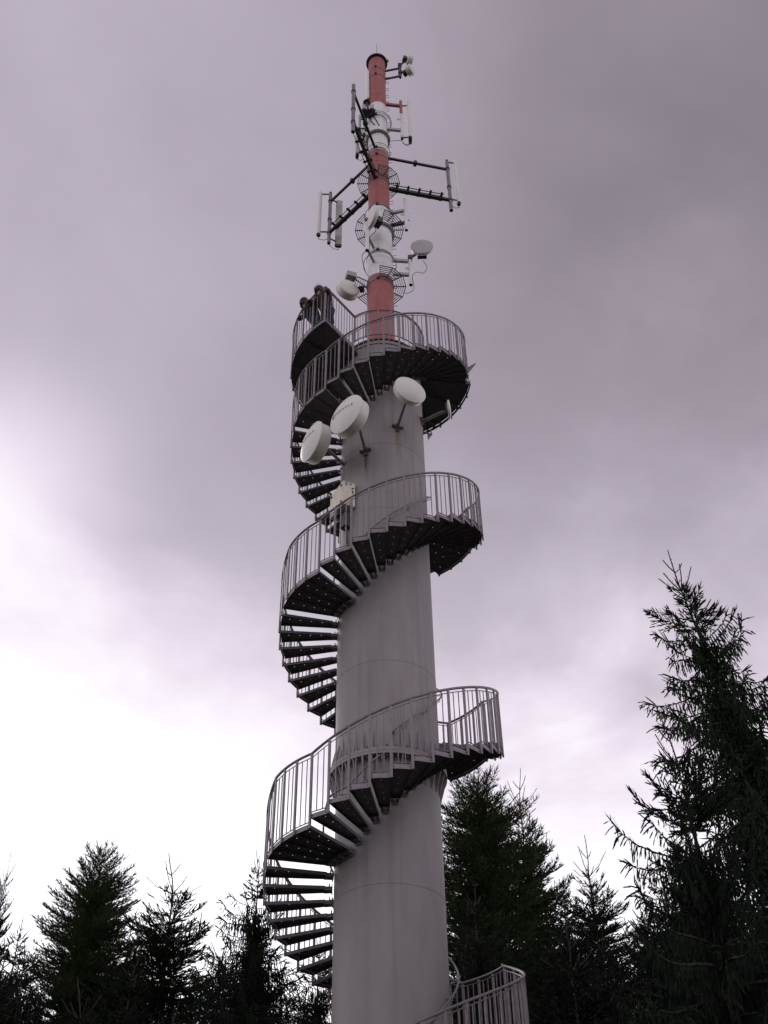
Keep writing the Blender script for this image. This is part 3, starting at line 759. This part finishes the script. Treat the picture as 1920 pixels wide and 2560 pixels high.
# small bracket at the right edge of the tower
br = thing('cable_bracket', 'small empty steel bracket sticking out of the right side of the tower', 'bracket', (1.06, 0, 20.8)); O = tuple(br.location)
mb = MB(); mb.bar((1.05, 0, 20.86), (1.20, 0, 20.78), .03, .03); mb.add([(1.17, -.03, 20.55), (1.30, -.03, 20.76), (1.17, -.03, 20.78), (1.17, .03, 20.55), (1.30, .03, 20.76), (1.17, .03, 20.78)], [(0, 1, 2), (5, 4, 3), (0, 3, 4, 1), (1, 4, 5, 2), (2, 5, 3, 0)]); mb.box((1.27, 0, 20.84), (.03, .05, .2)); mb.build('plate', MSTEEL, br, O, smooth=False)
fb = thing('rim_bracket', 'small pointed steel bracket jutting from the right rim of the viewing deck', 'bracket', (2.3, -.25, 22.95)); O = tuple(fb.location)
mb = MB(); mb.add([(2.30, -.25, 22.80), (2.33, -.25, 23.08), (2.58, -.32, 23.20), (2.56, -.31, 23.16), (2.30, -.21, 22.80), (2.33, -.21, 23.08), (2.58, -.28, 23.20), (2.56, -.27, 23.16)], [(0, 3, 2, 1), (4, 5, 6, 7), (0, 1, 5, 4), (1, 2, 6, 5), (2, 3, 7, 6), (3, 0, 4, 7)]); mb.build('plate', GALV, fb, O, smooth=False)

# ------------------------------------------------------------------ people on the deck
def skinned(name, pts, edges, radii, mt, parent, sub=1, root=0):
    me = bpy.data.meshes.new(name); me.from_pydata([tuple(p) for p in pts], edges, []); me.materials.append(mt)
    o = bpy.data.objects.new(name, me); COL.objects.link(o); o.parent = parent
    sk = o.modifiers.new('skin', 'SKIN'); sk.use_smooth_shade = True
    for i, r in enumerate(radii):
        sv = me.skin_vertices[0].data[i]; sv.radius = (r, r) if not isinstance(r, tuple) else r; sv.use_root = (i == root)
    if sub: s_ = o.modifiers.new('sub', 'SUBSURF'); s_.levels = sub; s_.render_levels = sub
    return o
def person(label, loc, rz, coat, trouser, capm, lean, s=1.0):
    """local frame: faces +Y, z up, feet on z = 0, leaning on a rail in front"""
    t = thing('person', label, 'person', loc, None, rz)
    L_ = lean
    t.scale = (1.3, 1.1, s); hip = V(0, 0, .93); ch = V(0, .10*L_, 1.30); nk = V(0, .15*L_, 1.48); hd = V(0, .18*L_, 1.60); top = V(0, .18*L_, 1.72)
    pts = [hip, ch, nk, hd, top]; ed = [(0, 1), (1, 2), (2, 3), (3, 4)]; rad = [(.11, .08), (.15, .10), .055, .078, .068]
    for sx in (-1, 1):
        b = len(pts); pts += [V(.10*sx, 0, .86), V(.11*sx, .03, .48), V(.12*sx, -.02, .09), V(.13*sx, .15, .035)]
        ed += [(0, b), (b, b+1), (b+1, b+2), (b+2, b+3)]; rad += [.085, .06, .042, .035]
        b = len(pts); sh = V(.19*sx, .12*L_, 1.40); el = V(.27*sx, .16*L_+.06, 1.20); wr = V(.13*sx, .25, 1.42); pm_ = V(.09*sx, .29, 1.45)
        pts += [sh, el, wr, pm_]; ed += [(1, b), (b, b+1), (b+1, b+2), (b+2, b+3)]; rad += [.055, .042, .028, (.036, .018)]
        for q in range(4):
            b2_ = len(pts); o_ = (-.03+.02*q); le = (.075, .085, .08, .065)[q]
            pts += [pm_+V(o_, .03, .0), pm_+V(o_, .03+le*.6, -.012), pm_+V(o_, .03+le*.8, -.04)]; ed += [(b+3, b2_), (b2_, b2_+1), (b2_+1, b2_+2)]; rad += [.010, .009, .008]
        b2_ = len(pts); pts += [pm_+V(-.04*sx, .0, .0), pm_+V(-.06*sx, .035, -.015)]; ed += [(b+3, b2_), (b2_, b2_+1)]; rad += [.011, .009]
    body = skinned('body', pts, ed, rad, SKIN, t, 1)
    # face: nose, ears, eyes, mouth
    mb = MB(); mb.box(hd+V(0, .088, .0), (.022, .03, .045))
    for sx in (-1, 1): mb.box(hd+V(.085*sx, 0, .005), (.018, .035, .055))
    mb.build('nose_and_ears', SKIN, t)
    for sx in (-1, 1): MB().box(hd+V(.032*sx, .08, .03), (.022, .012, .010)).build('eye', HAIR, t)
    MB().box(hd+V(0, .078, -.045), (.045, .012, .008)).build('mouth', HAIR, t)
    # coat
    cp = [hip+V(0, 0, -.14), hip+V(0, .03*L_, .15), ch, nk+V(0, 0, -.07)]; ce = [(0, 1), (1, 2), (2, 3)]; cr = [(.17, .13), (.17, .13), (.20, .14), .085]
    for sx in (-1, 1):
        b = len(cp); cp += [V(.20*sx, .12*L_, 1.40), V(.27*sx, .16*L_+.06, 1.20), V(.135*sx, .24, 1.41)]; ce += [(2, b), (b, b+1), (b+1, b+2)]; cr += [.075, .062, .048]
    skinned('coat', cp, ce, cr, coat, t, 1)
    tp = [hip]; te = []; tr = [(.14, .11)]
    for sx in (-1, 1):
        b = len(tp); tp += [V(.10*sx, 0, .84), V(.11*sx, .03, .48), V(.12*sx, -.02, .10)]; te += [(0, b), (b, b+1), (b+1, b+2)]; tr += [.10, .078, .062]
    skinned('trousers', tp, te, tr, trouser, t, 1)
    for sx in (-1, 1):
        mb = MB(); mb.lathe([(.0005, 0), (.05, 0), (.055, .03), (.05, .09), (.0005, .10)], 12, Matrix(((1, 0, 0), (0, 2.3, 0), (0, 0, 1))), V(.13*sx, .06, 0)); mb.build('shoe', BLACKR, t)
    mb = MB(); mb.lathe([(.108, -.02), (.112, .03), (.10, .09), (.06, .125), (.0005, .135)], 20, c=hd+V(0, -.01, .05))
    mb.build('cap', capm, t)
    mb = MB(); mb.lathe([(.098, -.10), (.10, -.04), (.102, .03), (.09, .07)], 16, c=hd+V(0, -.018, .01)); mb.build('hair', HAIR, t)
    return t
fz = DZ+.135
pA = P(2.13, 228.5, fz); person('person in a brown coat and pale cap leaning on the corner of the deck railing', tuple(pA), R(226.5-90), JBROWN, JEANS, CAPW, 1.9, .865)
pB = P(2.13, 216.0, fz); person('person in a navy jacket and grey cap leaning over the left deck railing', tuple(pB), R(205-90), JNAVY, JEANS, CAPG, 2.1, .86)

# ------------------------------------------------------------------ trees
def conifer(seed, H, Rm, zlo, whorl, nb, ds, shoot, sw, style, pw=.9, jit=.4, twl=.4, lead=.7, curl=45, base_el=10, gap=.0, tops=()):
    """crown of many narrow needle shoots on real branches: style 'curtain' hangs its twigs, 'brush' turns them up"""
    rnd = random.Random(seed); wood = MB(); cr = MB(); cv = cr.v; cf = cr.f; U_ = rnd.uniform
    def kite(p, d, l, w_):
        s = d.cross(Vector((U_(-1, 1), U_(-1, 1), U_(-.6, .6))))
        if s.length < 1e-4: return
        s.normalize(); s *= w_/2; i = len(cv); m_ = p + d*(l*.25); n_ = p + d*(l*.8); e_ = p + d*l
        cv.extend(((p.x, p.y, p.z), (m_.x+s.x, m_.y+s.y, m_.z+s.z), (n_.x+s.x*.75, n_.y+s.y*.75, n_.z+s.z*.75), (e_.x, e_.y, e_.z), (n_.x-s.x*.75, n_.y-s.y*.75, n_.z-s.z*.75), (m_.x-s.x, m_.y-s.y, m_.z-s.z))); cf.append((i, i+1, i+2, i+3, i+4, i+5))
    bend = [U_(-.05, .05) for _ in range(4)]
    def axis(h): f_ = h/H; return Vector((bend[0]*sin(3*f_)+bend[2]*sin(7*f_), bend[1]*sin(2.5*f_)+bend[3]*sin(6*f_), h))
    rb = .017*H
    wood.tube([axis(H*k/14) for k in range(15)], [max(.009, rb*(1-(k/14))**.9) for k in range(15)], 8)
    def leader(p, l, tilt=(0, 0)):
        d = Vector((U_(-.1, .1)+tilt[0], U_(-.1, .1)+tilt[1], 1)).normalized(); q = p.copy(); pts = [q.copy()]
        for k in range(5):
            d = (d+Vector((U_(-.08, .08), U_(-.08, .08), 0))).normalized(); q = q+d*l/5; pts.append(q.copy())
        wood.tube(pts, [.014, .012, .011, .010, .009, .007], 5)
        for k in range(int(l/.04)):
            o = pts[0].lerp(pts[-1], k*.04/l); v = Vector((U_(-1, 1), U_(-1, 1), 1.3)).normalized(); kite(o, v, shoot*.28, sw*.5)
        for lv, nn in ((.02, 5), (.45, 2 if l > .5 else 0)):
            a0 = U_(0, 6.3)
            for k in range(nn):
                a = a0+2*pi*k/max(1, nn)+U_(-.3, .3); v = Vector((cos(a), sin(a), U_(.5, 1.3))).normalized(); ll = l*U_(.45, .75)*(1-lv)
                o = pts[0].lerp(pts[-1], lv); v2 = (v+Vector((0, 0, .5))).normalized(); m_ = o+v*ll*.5; e_ = m_+v2*ll*.5
                wood.tube([o, m_, e_], [.010, .009, .007], 4)
                for q_ in range(int(ll/.035)): kite(o.lerp(e_, q_*.035/ll), (v2+Vector((U_(-.7, .7), U_(-.7, .7), 0))).normalized(), shoot*.3, sw*.5)
    leader(axis(H-.02), lead)
    for (hx, tx, ty, ll) in tops: leader(axis(H-hx)+Vector((tx, ty, 0)), ll, (tx*.2, ty*.2)); wood.tube([axis(H-hx-.25), axis(H-hx)+Vector((tx, ty, 0))], [.02, .012], 5)
    h = H - .06; row = 0
    while h > zlo:
        depth = H-h; f_ = depth/(H-zlo); Lb = Rm*(f_**pw) + .16
        n = nb if depth > 1.2 else 4
        a0 = U_(0, 360); row += 1
        ninner = 4 if depth > 1.0 else 0            # short inner branches keep the core dark, the long ones stand out in tiers
        for b in range(n+ninner):
            if b < n and U_(0, 1) < gap: continue
            a = a0 + 360*b/n + U_(-22, 22); l = Lb*U_(1-jit, 1+jit*.5)
            if b >= n: a = U_(0, 360); l = min(.38*Lb, .9)*U_(.6, 1.1)
            elif U_(0, 1) < .06: l *= 1.2
            yng = max(0, 1-depth/2.2)              # young wood near the top points up
            if style == 'curtain': e0 = base_el*(1-f_)+26*yng - 12*f_ + U_(-9, 9); cu = curl*U_(.6, 1.15); dr = 20*(1-yng)
            else: e0 = base_el + 30*yng + U_(-10, 10) - 14*f_; cu = curl*U_(.5, 1.2); dr = 4
            p = axis(h+U_(-.05, .05) - (whorl*.5 if b >= n else 0)); ns = max(4, int(l/.2)); st = l/ns; pts = [p.copy()]; dirs = []; az = R(a); tw = U_(-.25, .25)
            for k in range(ns):
                s = k/ns; e_ = e0 - dr*sin(min(1, s*1.3)*pi) + cu*s**2.6; aa = az+tw*s
                d = Vector((cos(aa)*cos(R(e_)), sin(aa)*cos(R(e_)), sin(R(e_)))); dirs.append(d); p = p + d*st; pts.append(p.copy())
            wood.tube(pts, [max(.006, .010*l*(1-k/len(pts))+.004) for k in range(len(pts))], 3, cap=False)
            s = .03
            while s < l:
                if depth < 1.3 and U_(0, 1) < .75-.5*depth: s += ds; continue      # the youngest wood is nearly bare
                k = min(ns-1, int(s/st)); q = pts[k] + dirs[k]*(s-k*st); d = dirs[k]; g_ = s/l
                sd = d.cross(Vector((0, 0, 1))); sd.normalize()
                if style == 'curtain' and depth > .9:
                    ll = twl*(.45+.55*min(1, depth/3.5))*U_(.45, 1.15)*(1-.45*g_**2)
                    for sg in (-1, 1):
                        v = (d*U_(-.05, .15+.75*g_**2) + sd*sg*U_(.02, .30+.5*g_**3) + Vector((0, 0, -1+.8*g_**4))).normalized()
                        m_ = max(2, int(ll/(shoot*.6))); c = q.copy()
                        for t in range(m_):
                            kite(c, v, ll/m_*1.5, sw)
                            if t and U_(0, 1) < .8: kite(c, (v+Vector((U_(-.55, .55), U_(-.55, .55), 0))).normalized(), shoot*U_(.5, .9), sw*.85)
                            c = c + v*(ll/m_); v = (v+Vector((0, 0, -.3))).normalized()
                    v = (d+sd*U_(-1, 1)+Vector((0, 0, U_(-.2, .5)))).normalized(); kite(q, v, shoot*U_(.6, 1), sw)
                else:
                    rem = max(.05, min(twl, (l-s)*.55+.06))
                    for sg in (-1, 1):
                        v = (d*U_(.5, 1.0) + sd*sg*U_(.5, .9) + Vector((0, 0, (U_(-.2, .35) if style == 'curtain' else U_(.0, .7))))).normalized(); ll = rem*U_(.6, 1.2)
                        m_ = max(1, int(ll/(shoot*.6))); c = q.copy()
                        for t in range(m_):
                            kite(c, v, ll/m_*1.6, sw)
                            for sg2 in (-1, 1):
                                if U_(0, 1) < .7: kite(c, (v*.8+sd*sg2*U_(.2, .7)+d*U_(0, .4)+Vector((0, 0, U_(-.3, .5)))).normalized(), shoot*U_(.6, 1.1), sw*.85)
                            c = c + v*(ll/m_)
                    if style == 'brush':
                        v = (d*.5+Vector((U_(-.4, .4), U_(-.4, .4), 1))).normalized(); kite(q, v, shoot*U_(.8, 1.6), sw)
                s += ds*U_(.7, 1.3)*(1+.5*g_)
            for t in range(3): kite(pts[-2], (dirs[-1]+Vector((U_(-.2, .2)*t, U_(-.2, .2)*t, U_(-.1, .2)*t))).normalized(), st+shoot*(1.2-.3*t), sw)
        h -= whorl*(.7+.55*f_)*U_(.8, 1.25)
    return wood, cr
def build_mesh(mb, name, mt, smooth=False):
    me = bpy.data.meshes.new(name); me.from_pydata(mb.v, [], mb.f); me.materials.append(mt); me.update(); return me
protos = {}
def proto(key, H, mt, **kw):
    wd, cr = conifer(H=H, **kw); protos[key] = (H, build_mesh(wd, 'trunk', BARK), build_mesh(cr, 'crown', mt)); print(key, len(cr.f))
proto('near', 12.7, NEED1, seed=13, Rm=3.5, zlo=1.5, whorl=.26, nb=8, ds=.034, shoot=.10, sw=.021, style='curtain', pw=.82, jit=.60, twl=.42, lead=.80, curl=52, base_el=10, gap=.14, tops=((.75, .22, .1, .35),))
proto('near2', 8.4, NEED2, seed=24, Rm=2.8, zlo=.8, whorl=.26, nb=8, ds=.036, shoot=.10, sw=.020, style='curtain', pw=.66, jit=.48, twl=.42, lead=.80, curl=52, base_el=14, gap=.08, tops=())
proto('mid', 14.0, NEED2, seed=35, Rm=3.2, zlo=1.0, whorl=.32, nb=9, ds=.052, shoot=.12, sw=.024, style='curtain', pw=.62, jit=.40, twl=.46, lead=.7, curl=50, base_el=12, gap=.05, tops=((.4, .3, .1, .4),))
proto('ragged', 13.2, NEED1, seed=47, Rm=2.8, zlo=1.0, whorl=.33, nb=9, ds=.062, shoot=.12, sw=.019, style='brush', pw=.64, jit=.42, twl=.46, lead=1.1, curl=30, base_el=16, gap=.05, tops=((.9, .5, .2, .6), (1.2, -.5, .3, .5), (1.6, .2, -.7, .6)))
proto('larch', 17.6, NEED3, seed=59, Rm=3.0, zlo=1.5, whorl=.25, nb=10, ds=.075, shoot=.14, sw=.018, style='brush', pw=.40, jit=.26, twl=.50, lead=.40, curl=22, base_el=20, tops=((.3, .3, .1, .3), (.4, -.35, .2, .3), (.5, 0, -.4, .3)))
def tree(key, x, y, Ht, rz, label, wide=1.0, name='spruce_tree', cat='tree', group=None, lean=0):
    H, tm, cm = protos[key]; s = Ht/(H+{'near': .78, 'near2': .78, 'mid': .7, 'ragged': 1.0, 'larch': .45}[key])
    t = thing(name, label, cat, (x, y, GZ), group, R(rz)); t.scale = (s*wide, s*wide, s)
    if lean: t.rotation_euler = (Matrix.Rotation(R(lean), 3, 'Y') @ Matrix.Rotation(R(rz), 3, 'Z')).to_euler()
    for nm, me in (('trunk', tm), ('crown', cm)):
        o = bpy.data.objects.new(nm, me); COL.objects.link(o); o.parent = t
    return t
G1 = 'conifers standing round the tower'
tree('near', 6.42, -5.89, 13.45, 20, 'tallest and nearest spruce rising at the right with a sparse pointed top', 1.0, group=G1, lean=-7.4)
tree('near2', 3.50, -8.14, 8.95, 70, 'shorter spruce with a thin bare leader in front of the tall right spruce', .86, group=G1)
tree('near', 7.5, -2.57, 13.5, 140, 'spruce cut by the right edge of the picture', .85, group=G1)
tree('larch', 3.03, 13.73, 20.2, 30, 'fuzzy green conifer rising directly beside the right of the tower', 1.15, 'conifer_tree', group=G1)
tree('ragged', 4.85, 17.57, 22.3, 200, 'conifer with a bare upright leader right of the fuzzy green one', .85, group=G1)
tree('ragged', 6.60, 15.24, 18.3, 80, 'small pointed spruce with several leaders in the gap right of the tower', 1.1, group=G1)
tree('larch', -7.83, 8.82, 15.4, 110, 'dense round topped conifer at the left of the picture', 1.05, 'conifer_tree', group=G1)
tree('ragged', -5.50, 7.32, 14.3, 10, 'ragged conifer with open twiggy top between the round one and the stairs', 1.45, group=G1)
tree('mid', -2.70, 1.90, 11.95, 60, 'dark spruce standing behind the lowest visible stairs', .95, group=G1)
tree('mid', -9.5, 4.37, 12.3, 160, 'spruce at the far left edge with its top cut by the frame', .7, group=G1)
tree('ragged', -8.8, 4.4, 13.4, 300, 'slender spruce with a wispy lone leader at the far left', .42, group=G1)
tree('mid', -6.8, 9.8, 13.4, 250, 'lower dark spruce filling the gap between the two left conifers', .9, group=G1)
tree('mid', -3.9, 10.4, 13.0, 15, 'lower spruce left of the stairs behind the dark one', .75, group=G1)
tree('near2', -2.1, 6.6, 9.3, 200, 'low spruce seen between the tower and the stairs', .9, group=G1)
tree('mid', -10.6, 9.6, 12.6, 95, 'broad low spruce behind the far left edge', 1.1, group=G1)
tree('mid', 8.6, 16.5, 16.8, 125, 'spruce behind the gap just left of the tall right spruce', 1.0, group=G1)
tree('mid', 4.9, 10.6, 15.1, 320, 'dark lower spruce below the small pointed one right of the tower', 1.1, group=G1)
tree('mid', 7.6, 7.6, 15.2, 45, 'dark spruce filling the shade behind the shorter right spruce', 1.1, group=G1)
tree('mid', 2.3, 9.2, 14.3, 210, 'dark lower spruce close behind the right edge of the tower', 1.0, group=G1)
tree('near2', 6.2, -4.4, 9.6, 260, 'low dark spruce at the foot of the tall right spruce', 1.2, group=G1)
tree('near2', 4.6, -2.2, 9.4, 310, 'low dark spruce between the tower rail and the tall right spruce', 1.3, group=G1)
tree('mid', 9.3, 2.0, 15.0, 170, 'dark spruce at the right edge behind the tall one', 1.0, group=G1)
tree('mid', 6.2, 3.2, 12.4, 340, 'dark bushy spruce behind the lowest railing at the right', 1.2, group=G1)
tree('mid', -12.5, 6.5, 12.8, 30, 'spruce beyond the left edge of the view', 1.0, group=G1)
tree('mid', -5.6, 4.4, 10.7, 280, 'short dark spruce below the round topped conifer', 1.2, group=G1)
tree('mid', -7.6, 3.2, 10.6, 75, 'short dark spruce in the lower left corner', 1.2, group=G1)
tree('mid', -3.7, 5.2, 10.9, 190, 'short dark spruce below the ragged twiggy conifer', 1.1, group=G1)
tree('near2', 3.4, 1.2, 9.9, 120, 'low dark spruce beneath the smaller ones beside the lowest railing', 1.3, group=G1)
tree('near2', 7.2, -0.6, 10.6, 20, 'low dark spruce in the deep shade at the lower right', 1.4, group=G1)
tree('near2', -6.6, 0.2, 8.3, 150, 'low dark spruce at the bottom edge between the left conifers', 1.3, group=G1)
tree('near2', -4.6, 2.0, 8.4, 340, 'low dark spruce at the bottom edge left of the stairs', 1.3, group=G1)
tree('mid', -8.57, 5.46, 12.0, 200, 'low spruce closing the treeline left of the round topped conifer', 1.15, group=G1)
tree('mid', -7.55, 11.98, 15.0, 310, 'low spruce in the notch right of the round topped conifer', 1.1, group=G1)
tree('ragged', -4.46, 9.53, 13.3, 130, 'low twiggy conifer in the notch right of the ragged one', 1.35, group=G1)
tree('mid', -3.91, 13.63, 15.2, 260, 'far spruce seen between the ragged conifer and the dark one by the stairs', 1.25, group=G1)
tree('mid', -2.12, 12.79, 14.3, 35, 'far spruce peeping out left of the tower foot', 1.15, group=G1)
tree('mid', 5.64, 19.46, 18.1, 220, 'far spruce closing the gap left of the small pointed one', .95, group=G1)
tree('mid', 5.01, 6.39, 11.9, 300, 'low spruce under the small pointed one', .95, group=G1)
tree('near2', 5.42, 3.24, 11.3, 90, 'bushy spruce in the notch left of the shorter right spruce', .95, group=G1)
tree('near', 8.21, 2.41, 14.2, 250, 'spruce behind the tall right one showing at the right edge', .9, group=G1)
tree('near2', -5.15, -0.8, 8.4, 60, 'near low spruce at the bottom below the round topped conifer', 1.15, group=G1)
tree('near2', -3.75, -0.5, 8.1, 230, 'near low spruce at the bottom below the ragged conifer', .9, group=G1)
tree('near2', -6.5, -1.2, 8.9, 330, 'near low spruce in the bottom left corner', 1.15, group=G1)
